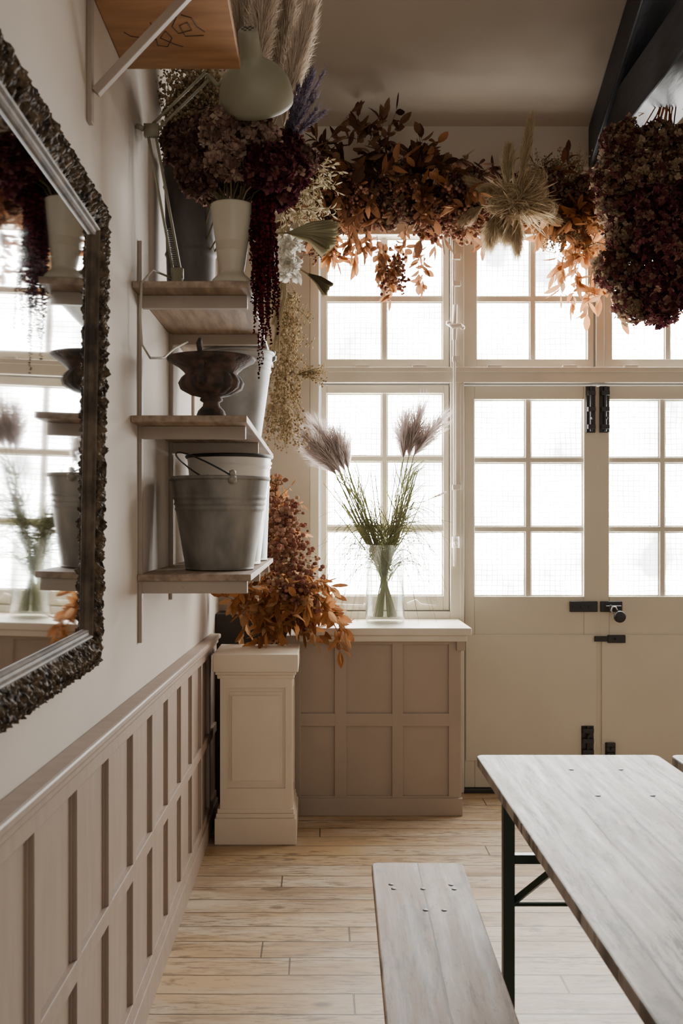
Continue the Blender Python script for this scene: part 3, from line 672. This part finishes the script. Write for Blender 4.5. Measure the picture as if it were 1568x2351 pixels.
for (x,y,l) in ((770,510,.16),(800,520,.10),(865,540,.2),(880,560,.16),(890,610,.18),(960,560,.2),(975,580,.16),(905,560,.13),(840,500,.14),(1010,500,.14),(930,520,.12)):
    spray(qr,qs,P(x,y,YG-.05),V((ru(-.15,.15),ru(-.2,.1),-1)),l,10,.065,.036,.4,.4,1)
for i in range(34):
    x=ru(1250,1400); y=ru(440,530)+ (x-1250)*.25
    spray(qo,qs,P(x,y,YG+ru(-.12,.06)),V((ru(-.8,.8),ru(-.8,.2),ru(-1,.4))),ru(.1,.2),8,.09,.036,.7,.1,1)
for (x,y,l) in ((1300,570,.25),(1330,600,.22),(1360,620,.22),(1385,610,.28),(1320,560,.2),(1400,600,.2),(1290,560,.15),(760,545,.1),(820,545,.12),(755,520,.16),(880,575,.14)):
    spray(qo,qs,P(x,y,YG-.03),V((ru(-.3,.3),ru(-.2,.1),-1)),l,12,.09,.036,.4,.3,1)
for (x,y) in ((1000,400),(985,385)): qo.leaf(P(x,y,YG-.2),V((ru(-.5,.5),-.3,-1)),rdir(),.10,.05,.3,.5,.35)
qd.build('dark_leaves',M['darkleaf'],gl); qr.build('rust_leaves',M['rustleaf'],gl); qo.build('orange_leaves',M['orange'],gl); qs.build('stems',M['darkleaf'],gl)
qh,qi=MB(),MB()
for (x,y,R) in ((800,470,.06),(850,500,.055),(905,470,.06),(950,430,.055),(1000,460,.06),(1045,430,.05),(1040,490,.055),(960,500,.05),(1090,470,.05),(870,430,.06),(1260,420,.06),(1300,450,.06),(920,400,.05),(1085,410,.045),(1250,480,.05),(720,440,.06),(745,490,.05),(890,510,.04),(1020,510,.045),(1340,430,.05)):
    head(qh,P(x,y,YG+ru(-.13,-.03)),R*1.08,190,.013,.15,.95,1,qi)
qh.build('hydrangeas',M['hydA'],gl); qi.build('flower_cores',M['inner'],gl,True)
qb,qs=MB(),MB()
for i in range(95):
    x=random.gauss(1050,44); gyp(qb,qs,P(x,ru(440,530),YG+ru(-.17,.0)),V((ru(-.8,.8),ru(-.8,.1),ru(-1,.3))),ru(.06,.17),9,.03,.009,.7)
for i in range(30):
    x=ru(700,960); gyp(qb,qs,P(x,ru(400,500),YG+ru(-.17,-.1)),V((ru(-.8,.8),ru(-.8,.1),ru(-1,.6))),ru(.06,.15),8,.03,.008,.7)
for i in range(26):
    x=ru(880,930); gyp(qb,qs,P(x,ru(560,640),YG+ru(-.1,.0)),V((ru(-.4,.4),ru(-.3,.1),-1)),ru(.06,.14),7,.022,.008,.3)
for i in range(24): gyp(qb,qs,P(ru(690,760),ru(560,590),YG-.1),V((ru(-1,1),-.2,ru(-.3,.3))),ru(.04,.1),3,.02,.007,.2)
qb.build('berries',M['berry'],gl,True); qs.build('berry_stalks',M['stem'],gl)
qp=MB(); YP=YG-.20
for (x0,y0,x1,y1,R,n) in ((1195,420,1217,285,.035,1800),(1165,430,1168,350,.045,1500),(1140,480,1126,550,.06,2400),(1187,495,1187,565,.040,1700),(1158,490,1162,540,.05,1400),(1110,470,1075,500,.04,1000),(1215,470,1262,495,.035,1300),(1130,440,1090,420,.03,800)):
    plume(qp,P(x0,y0,YP),P(x1,y1,YP),R,n,.07,0,1,.003,.2)
for i in range(130):
    cx,cy=random.choice(((1165,445),(1225,405),(1250,480),(1145,470),(1120,445),(1190,480),(1225,440))); c_=P(cx,cy,YP-.05+ru(-.03,.03)); a=P(1185,465,YP); r_=ru(.025,.065); a0=ru(0,6.28); 
    pts=[a+rdir()*.01]+[c_+V((math.cos(a0+j*.5)*r_*(1-.06*j),ru(-.02,.02),math.sin(a0+j*.5)*r_*.7*(1-.06*j))) for j in range(8)]
    for k_ in range(9):
        o_=rdir()*.010; qp.ribbon([p+o_*(1+.3*j) for j,p in enumerate(pts)],.0032,ru(0,1))
for i in range(320):
    a=P(1185,470,YP)+rdir()*.02; an=ru(0,6.28); l=ru(.06,.22); qp.leaf(a,V((math.cos(an),ru(-.7,0),math.sin(an)*.8)),rdir(),l,.009,ru(-.4,.4),ru(0,1))
qp.build('pampas_tufts',M['straw'],gl)
qg,qs=MB(),MB()
for i in range(46): gyp(qg,qs,P(ru(1240,1340),ru(390,470),YG+ru(-.1,.06)),V((ru(-.8,.8),0,ru(0,1))),ru(.06,.16),30,.035,.0038,.1,0,.5)
for i in range(34): gyp(qg,qs,P(ru(1240,1330),ru(500,540),YG-.1),V((ru(-.8,.8),0,ru(-1,0))),ru(.04,.10),24,.03,.0038,.1,0,.5)
qg.build('fine_seed_heads',M['gyp'],gl); qs.build('fine_stems',M['stem'],gl)
# ------------------------------------------------ hanging corner stuff
def mass(name,label,loc): return thing(name,label,'dried flowers',tuple(loc))
cg=mass('dried_gypsophila','tan dried gypsophila trailing down the corner beside the window',P(650,1000,4.85))
q,qs=MB(),MB()
for i in range(110):
    f_=i/110; y=650+f_*330; x=655-12*f_+ru(-18,22)
    gyp(q,qs,P(x,y,4.85+ru(-.1,.1)),V((ru(-.5,.9),ru(-.3,.3),-.8)),ru(.06,.17),26,.035,.0055,.4)
for i in range(14): gyp(q,qs,P(680,860,4.85),V((1,ru(-.2,.2),ru(-.3,.3))),ru(.08,.17),14,.03,.005,.1)
q.build('seed_heads',M['gyp'],cg); qs.build('stems',M['stem'],cg)
wf=mass('cream_dried_flowers','cream and white dried flowers hanging behind the red amaranthus',P(670,560,4.3))
q,qs,qw=MB(),MB(),MB()
for i in range(60):
    x=ru(650,735); y=ru(375,520); p=P(x,y,4.2+ru(-.15,.1))
    spray(q,qs,p,V((ru(-.6,1),ru(-.5,.3),ru(-.7,.5))),ru(.06,.13),9,.030,.010,.3,0,1)
for i in range(170):
    c_=P(ru(640,685),ru(545,640),4.2); qw.leaf(c_,rdir()+V((0,0,-.4)),rdir(),ru(.03,.055),ru(.015,.03),ru(-.5,.5),ru(0,1))
for i in range(24): qs.tube([P(655+ru(-15,15),520,4.25),P(640+ru(-10,20),680,4.25),P(628+ru(-8,14),ru(740,830),4.25)],.0022,4,ru(0,1))
q.build('cream_sprigs',M['creamfl'],wf); qw.build('white_petals',M['white'],wf); qs.build('stems',M['creamfl'],wf)
def fan(name,label,c,d,R,spread,tiltn,m):
    t=thing(name,label,'dried palm leaf',tuple(c)); q=MB(); d=d.normalized(); n=tiltn.normalized(); x=d.cross(n).normalized(); n=x.cross(d); N=20; vs=[c]; fs=[]
    for i in range(N*2+1):
        a=-spread+2*spread*i/(N*2); e=d*math.cos(a)+x*math.sin(a); rr=R*(1 if i%2 else .88)*ru(.93,1.04); vs.append(c+e*R*.55+n*(.008 if i%2 else -.008)*1); vs.append(c+e*rr+n*(.016 if i%2 else -.016)-V((0,0,.15*R*abs(a)/spread)))
    for i in range(N*2):
        a=1+2*i; fs.append((0,a,a+2)); fs.append((a,a+1,a+3,a+2))
    q.add(vs,fs); q.c=[.2+.6*(i%3)/2 for i in range(len(vs))]
    q.build('blade',m,t); MB().tube([c-d*.10,c+d*.02],.004,6).build('stalk',m,t)
fan('palm_fan','large pleated palm fan tucked at the left end of the garland',P(655,535,3.95),V((.95,-.1,.02)),.22,math.radians(36),V((-.1,-.7,.7)),M['palm'])
fan('palm_fan','small folded palm fan pointing down right below the large one',P(700,625,4.3),V((.85,0,-.5)),.13,math.radians(16),V((.1,-1,.2)),M['palm'])
lbq=thing('beech_and_rosebud_bunch','bunch of orange beech leaves and dried rosebuds spilling over the pedestal corner','dried flowers',tuple(P(640,1400,4.8)))
qo,qb,qs,qd=MB(),MB(),MB(),MB()
for i in range(62):
    x=ru(560,730); y=ru(1330,1410); spray(qo,qs,P(x,y,4.78+ru(-.15,.12)),V((ru(-.6,1),ru(-1,.3),ru(-.5,.5))),ru(.08,.17),8,.08,.034,.7,0,1,down=.5)
for (x,y,dx,l) in ((740,1400,1,.14),(760,1420,1,.10),(700,1420,.5,.12),(600,1440,-.2,.10),(640,1430,.2,.1),(770,1440,.3,.12)):
    spray(qo,qs,P(x,y,4.72),V((dx,-.3,-.4)),l,9,.08,.034,.8,.2,1)
for i in range(22):
    x=ru(615,650); y=ru(1140,1330); spray(qo,qs,P(x,y,4.8),V((ru(-.1,1),ru(-.6,.2),ru(-.3,.6))),ru(.06,.13),7,.045,.022,.4,.2,1)
for i in range(130):
    f_=random.random(); y=1150+f_*230; x=ru(615,650+f_*70); gyp(qb,qs,P(x,y,4.74+ru(-.12,.06)),V((ru(-.2,1),ru(-.8,.1),ru(-.3,.6))),ru(.05,.13),7,.025,.0105,.5,.1,1)
for i in range(50):
    x=ru(600,640); y=ru(1100,1340); spray(qd,qs,P(x,y,4.85),V((ru(-.5,.6),ru(-.6,.2),ru(-.3,.8))),ru(.05,.09),8,.04,.024,.4,0,1)
qo.build('orange_leaves',M['orange'],lbq); qb.build('rosebuds',M['berry'],lbq,True); qd.build('brown_leaves',M['rustleaf'],lbq); qs.build('stems',M['stem'],lbq)
hh=thing('hanging_hydrangea_bundle','heavy bundle of dried dark red hydrangeas hung upside down from black beam','dried flowers',tuple(P(1490,740,4.3)))
qA,qC,qi,qs=MB(),MB(),MB(),MB()
tie=P(1540,235,4.45)
for (x,y,dY,R,k_) in ((1430,330,0,.085,'A'),(1500,330,.05,.085,'A'),(1410,400,0,.075,'A'),(1470,400,-.08,.085,'A'),(1540,400,0,.085,'A'),(1412,465,0,.08,'A'),(1490,480,-.1,.09,'C'),(1555,470,0,.09,'C'),(1440,540,-.03,.085,'A'),(1510,560,-.12,.10,'C'),(1575,560,0,.09,'C'),(1415,620,0,.085,'A'),(1490,640,-.06,.095,'C'),(1560,650,-.05,.09,'C'),(1455,690,0,.085,'A'),(1515,700,0,.08,'C'),(1570,330,.05,.08,'A')):
    c_=P(x,y,4.3+dY); head(qA if k_=='A' else qC,c_,R,430,.0165,.0 if k_=='C' else .05,.95 if k_=='C' else 1,1,qi,lump=.45)
    qs.tube([tie+V((ru(-.03,.03),ru(-.02,.02),.05)),tie.lerp(c_,.5)+V((0,.05,0)),c_],.003,5,ru(0,1))
for i in range(50):
    e=tie+V((ru(-.14,.14),ru(-.08,.08),ru(-.05,.18))); qs.tube([tie,tie.lerp(e,.5)+rdir()*.02,e],.0022,4,ru(.5,1))
qA.build('pale_heads',M['hydA'],hh); qC.build('dark_heads',M['hydC'],hh); qi.build('flower_cores',M['inner'],hh,True); qs.build('stems',M['rustleaf'],hh)
# ------------------------------------------------ glass vase + plumes
gc=V(((884-VX)/(F/5.05),5.05,.914)); GV=thing('glass_vase','clear straight glass vase on the window sill','vase',tuple(gc))
MB().lathe([(0,.004),(.097,.004),(.099,.012),(.1,.39),(.101,.394),(.097,.394),(.094,.03),(0,.022)],gc,48).build('body',M['glass'],GV,True)
YV=5.05
lp=[((784,1088),(722,1005)),((792,1080),(748,985)),((800,1078),(785,1005)),((772,1090),(735,1040))]
rp=[((926,1055),(926,975)),((938,1050),(955,960)),((950,1046),(992,980))]
names_l=['lilac grass plume in the left cluster, arching furthest left at its top','lilac grass plume in the left cluster, second from the left','rightmost lilac grass plume of the left cluster','lowest lilac grass plume of the left cluster']
names_r=['leftmost lilac grass plume of the right hand cluster','middle tallest lilac grass plume of the right hand cluster','rightmost lilac grass plume, leaning towards the window post']
for k_,((a,b),lab) in enumerate(zip(lp+rp,names_l+names_r)):
    A=P(*a,YV-.03+ru(-.03,.03)); Bb=P(*b,YV-.03+ru(-.03,.03)); base=gc+V(((.05 if k_<4 else -.05)+ru(-.02,.02),ru(-.04,.04),.03))
    bend=V((-.03,0,-.02)) if k_<4 else V((.02,0,-.0))
    plume_thing('feather_plume',lab,A,Bb,base,.075,800,.14,M['pampl'],M['gstem'],'lilac grass plumes in the glass vase',bend,.0032,.4,sr=.0036,pw=1.3)
gb=thing('green_grass_bunch','long thin green grass blades arching out of the glass vase','grass',tuple(gc+V((0,0,.03))))
q=MB()
for i in range(60):
    sd=-1 if i%2 else 1; cx=(795 if sd<0 else 935)+ru(-30,30)*(1 if i%5 else 2.2); k_=sd*ru(.2,1); base=gc+V((-k_*.06,ru(-.04,.04),.03)); top=P(cx,ru(1070,1170),YV+ru(-.06,.06)); mid=gc+V((k_*.012,0,.27+ru(-.03,.03)))
    q.tube([base,mid,mid.lerp(top,.5)+V((ru(-.015,.015),0,0)),top],[.0038,.0036,.0030,.0018],5,ru(0,1))
for i in range(90):
    sd=random.choice((-1,1)); t_=ru(.1,.95); b=(gc+V((0,0,.32))).lerp(P(795 if sd<0 else 935,1090,YV),t_)+V((ru(-.02,.02),ru(-.03,.03),0)); d_=V((sd*ru(-.5,1),ru(-.3,.3),1)).normalized(); l=ru(.10,.24)
    q.ribbon([b,b+d_*l*.5,b+d_*l*.85+V((sd*.02,0,-.01)),b+d_*l+V((sd*ru(.02,.09),0,-ru(.01,.08)))],.007,ru(0,1))
for i in range(170):
    sg=random.choice((-1,1)); base=gc+V((ru(-.03,.03),ru(-.03,.03),ru(.20,.46))); up_=ru(.06,.26); w=ru(.12,.34); dr=ru(.0,.44); yy=ru(-.14,.03)
    pts=[]
    for j in range(14):
        t_=j/13; pts.append(base+V((sg*w*t_**1.2,yy*t_,up_*math.sin(t_*math.pi*.62)*1.05-dr*t_**3)))
    q.tube(pts,[.0021*(1-.65*j/13) for j in range(14)],3,ru(0,1),False)
q.build('blades',M['gstem'],gb)
q=MB(); plume(q,P(978,1150,YV),P(1018,1132,YV),.012,200,.02,0,1,.002,.2); q.tube([P(925,1165,YV),P(978,1150,YV)],.0014,4); q.build('seed_head',M['pampas'],gb)

# ------------------------------------------------ tables and benches
def rrect(q,x0,x1,y0,y1,z0,z1,r):
    pts=[]
    for cx,cy,a0 in ((x1-r,y1-r,0),(x0+r,y1-r,90),(x0+r,y0+r,180),(x1-r,y0+r,270)):
        for i in range(6):
            a=math.radians(a0+90*i/5); pts.append((cx+r*math.cos(a),cy+r*math.sin(a)))
    n=len(pts); q.add([V((x,y,z0)) for x,y in pts]+[V((x,y,z1)) for x,y in pts],[tuple(range(n-1,-1,-1)),tuple(range(n,2*n))]+[(i,(i+1)%n,n+(i+1)%n,n+i) for i in range(n)])
def trestle(name,label,cat,w,Ln,h,th,topm,group,loc,rz,bolts):
    t=thing(name,label,cat,(0,0,0),group)
    q=MB(); rrect(q,-w/2,w/2,-Ln,0,h-th,h,.022); q.build('top' if cat=='table' else 'seat',topm,t,bevel=.004,local=True)
    for y in (-.30,-.95,-1.6):
        MB().box(-w/2+.02,w/2-.02,y-.035,y+.035,h-th-.03,h-th-.0005).build('batten',M['edge'],t,bevel=.003,local=True)
    for y,sg in ((-.19,-1),(-Ln+.19,1)):
        for sx in (-1,1):
            q=MB(); x=sx*(w/2-.055); q.box(x-.015,x+.015,y-.015,y+.015,0,h-th-.001); q.build('leg',M['green'],t,bevel=.002,local=True)
            MB().bar((sx*(w/2-.07),y,h*.56),(0,y+sg*.25,h-th-.03),.016,.016).build('brace',M['green'],t,local=True)
        MB().box(-w/2+.06,w/2-.06,y-.012,y+.012,h*.69,h*.69+.024).build('crossbar',M['green'],t,bevel=.002,local=True)
        MB().tube([(-w/2+.06,y,h*.55),(w/2-.06,y,h*.55)],.006,8).build('thin_crossbar',M['green'],t,local=True)
        MB().box(-w/2+.06,w/2-.06,y-.012,y+.012,.05,.07).build('foot_bar',M['green'],t,bevel=.002,local=True)
    for (x,y) in bolts: MB().lathe([(0,.0012),(.0065,.0012),(.008,-.001)],V((x,y,h)),14).build('bolt_head',M['black'],t,True,local=True)
    t.location=loc; t.rotation_euler=(0,0,rz); return t
tb=[(x,y) for y in (-.17,-.42) for x in (-.03,.10)]
T=trestle('trestle_table','whitewashed worn trestle table on green folding legs, nearest the camera','table',.51,2.2,.77,.028,M['table'],'worn trestle tables',(.691,2.79,0),0,tb)
T2=dup(T,'second worn trestle table just past the first, only its corner showing'); T2.location=(1.235,2.79,0)
trestle('trestle_bench','bare wooden trestle bench on green legs beside the trestle table','bench',.252,2.2,.48,.028,M['bench'],None,(.268,2.755,0),math.radians(-1.2),[(-.075,-.20),(0,-.20),(.08,-.20),(-.005,-.34),(.04,-.34),(.075,-.17),(-.08,-.17)])

# ------------------------------------------------ light
w=bpy.data.worlds.new('world'); bpy.context.scene.world=w; w.use_nodes=True
w.node_tree.nodes['Background'].inputs[0].default_value=(1,.94,.87,1); w.node_tree.nodes['Background'].inputs[1].default_value=1.15
cam=bpy.data.cameras.new('camera'); co=bpy.data.objects.new('camera',cam); C.objects.link(co)
co.location=(0,0,H); co.rotation_euler=(math.pi/2,0,0); cam.lens=35; cam.sensor_width=36; cam.sensor_fit='AUTO'
cam.shift_x=(784-VX)/2351; cam.shift_y=(VY-1175.5)/2351; cam.clip_start=.05
cam.dof.use_dof=True; cam.dof.focus_distance=4.2; cam.dof.aperture_fstop=8
bpy.context.scene.camera=co
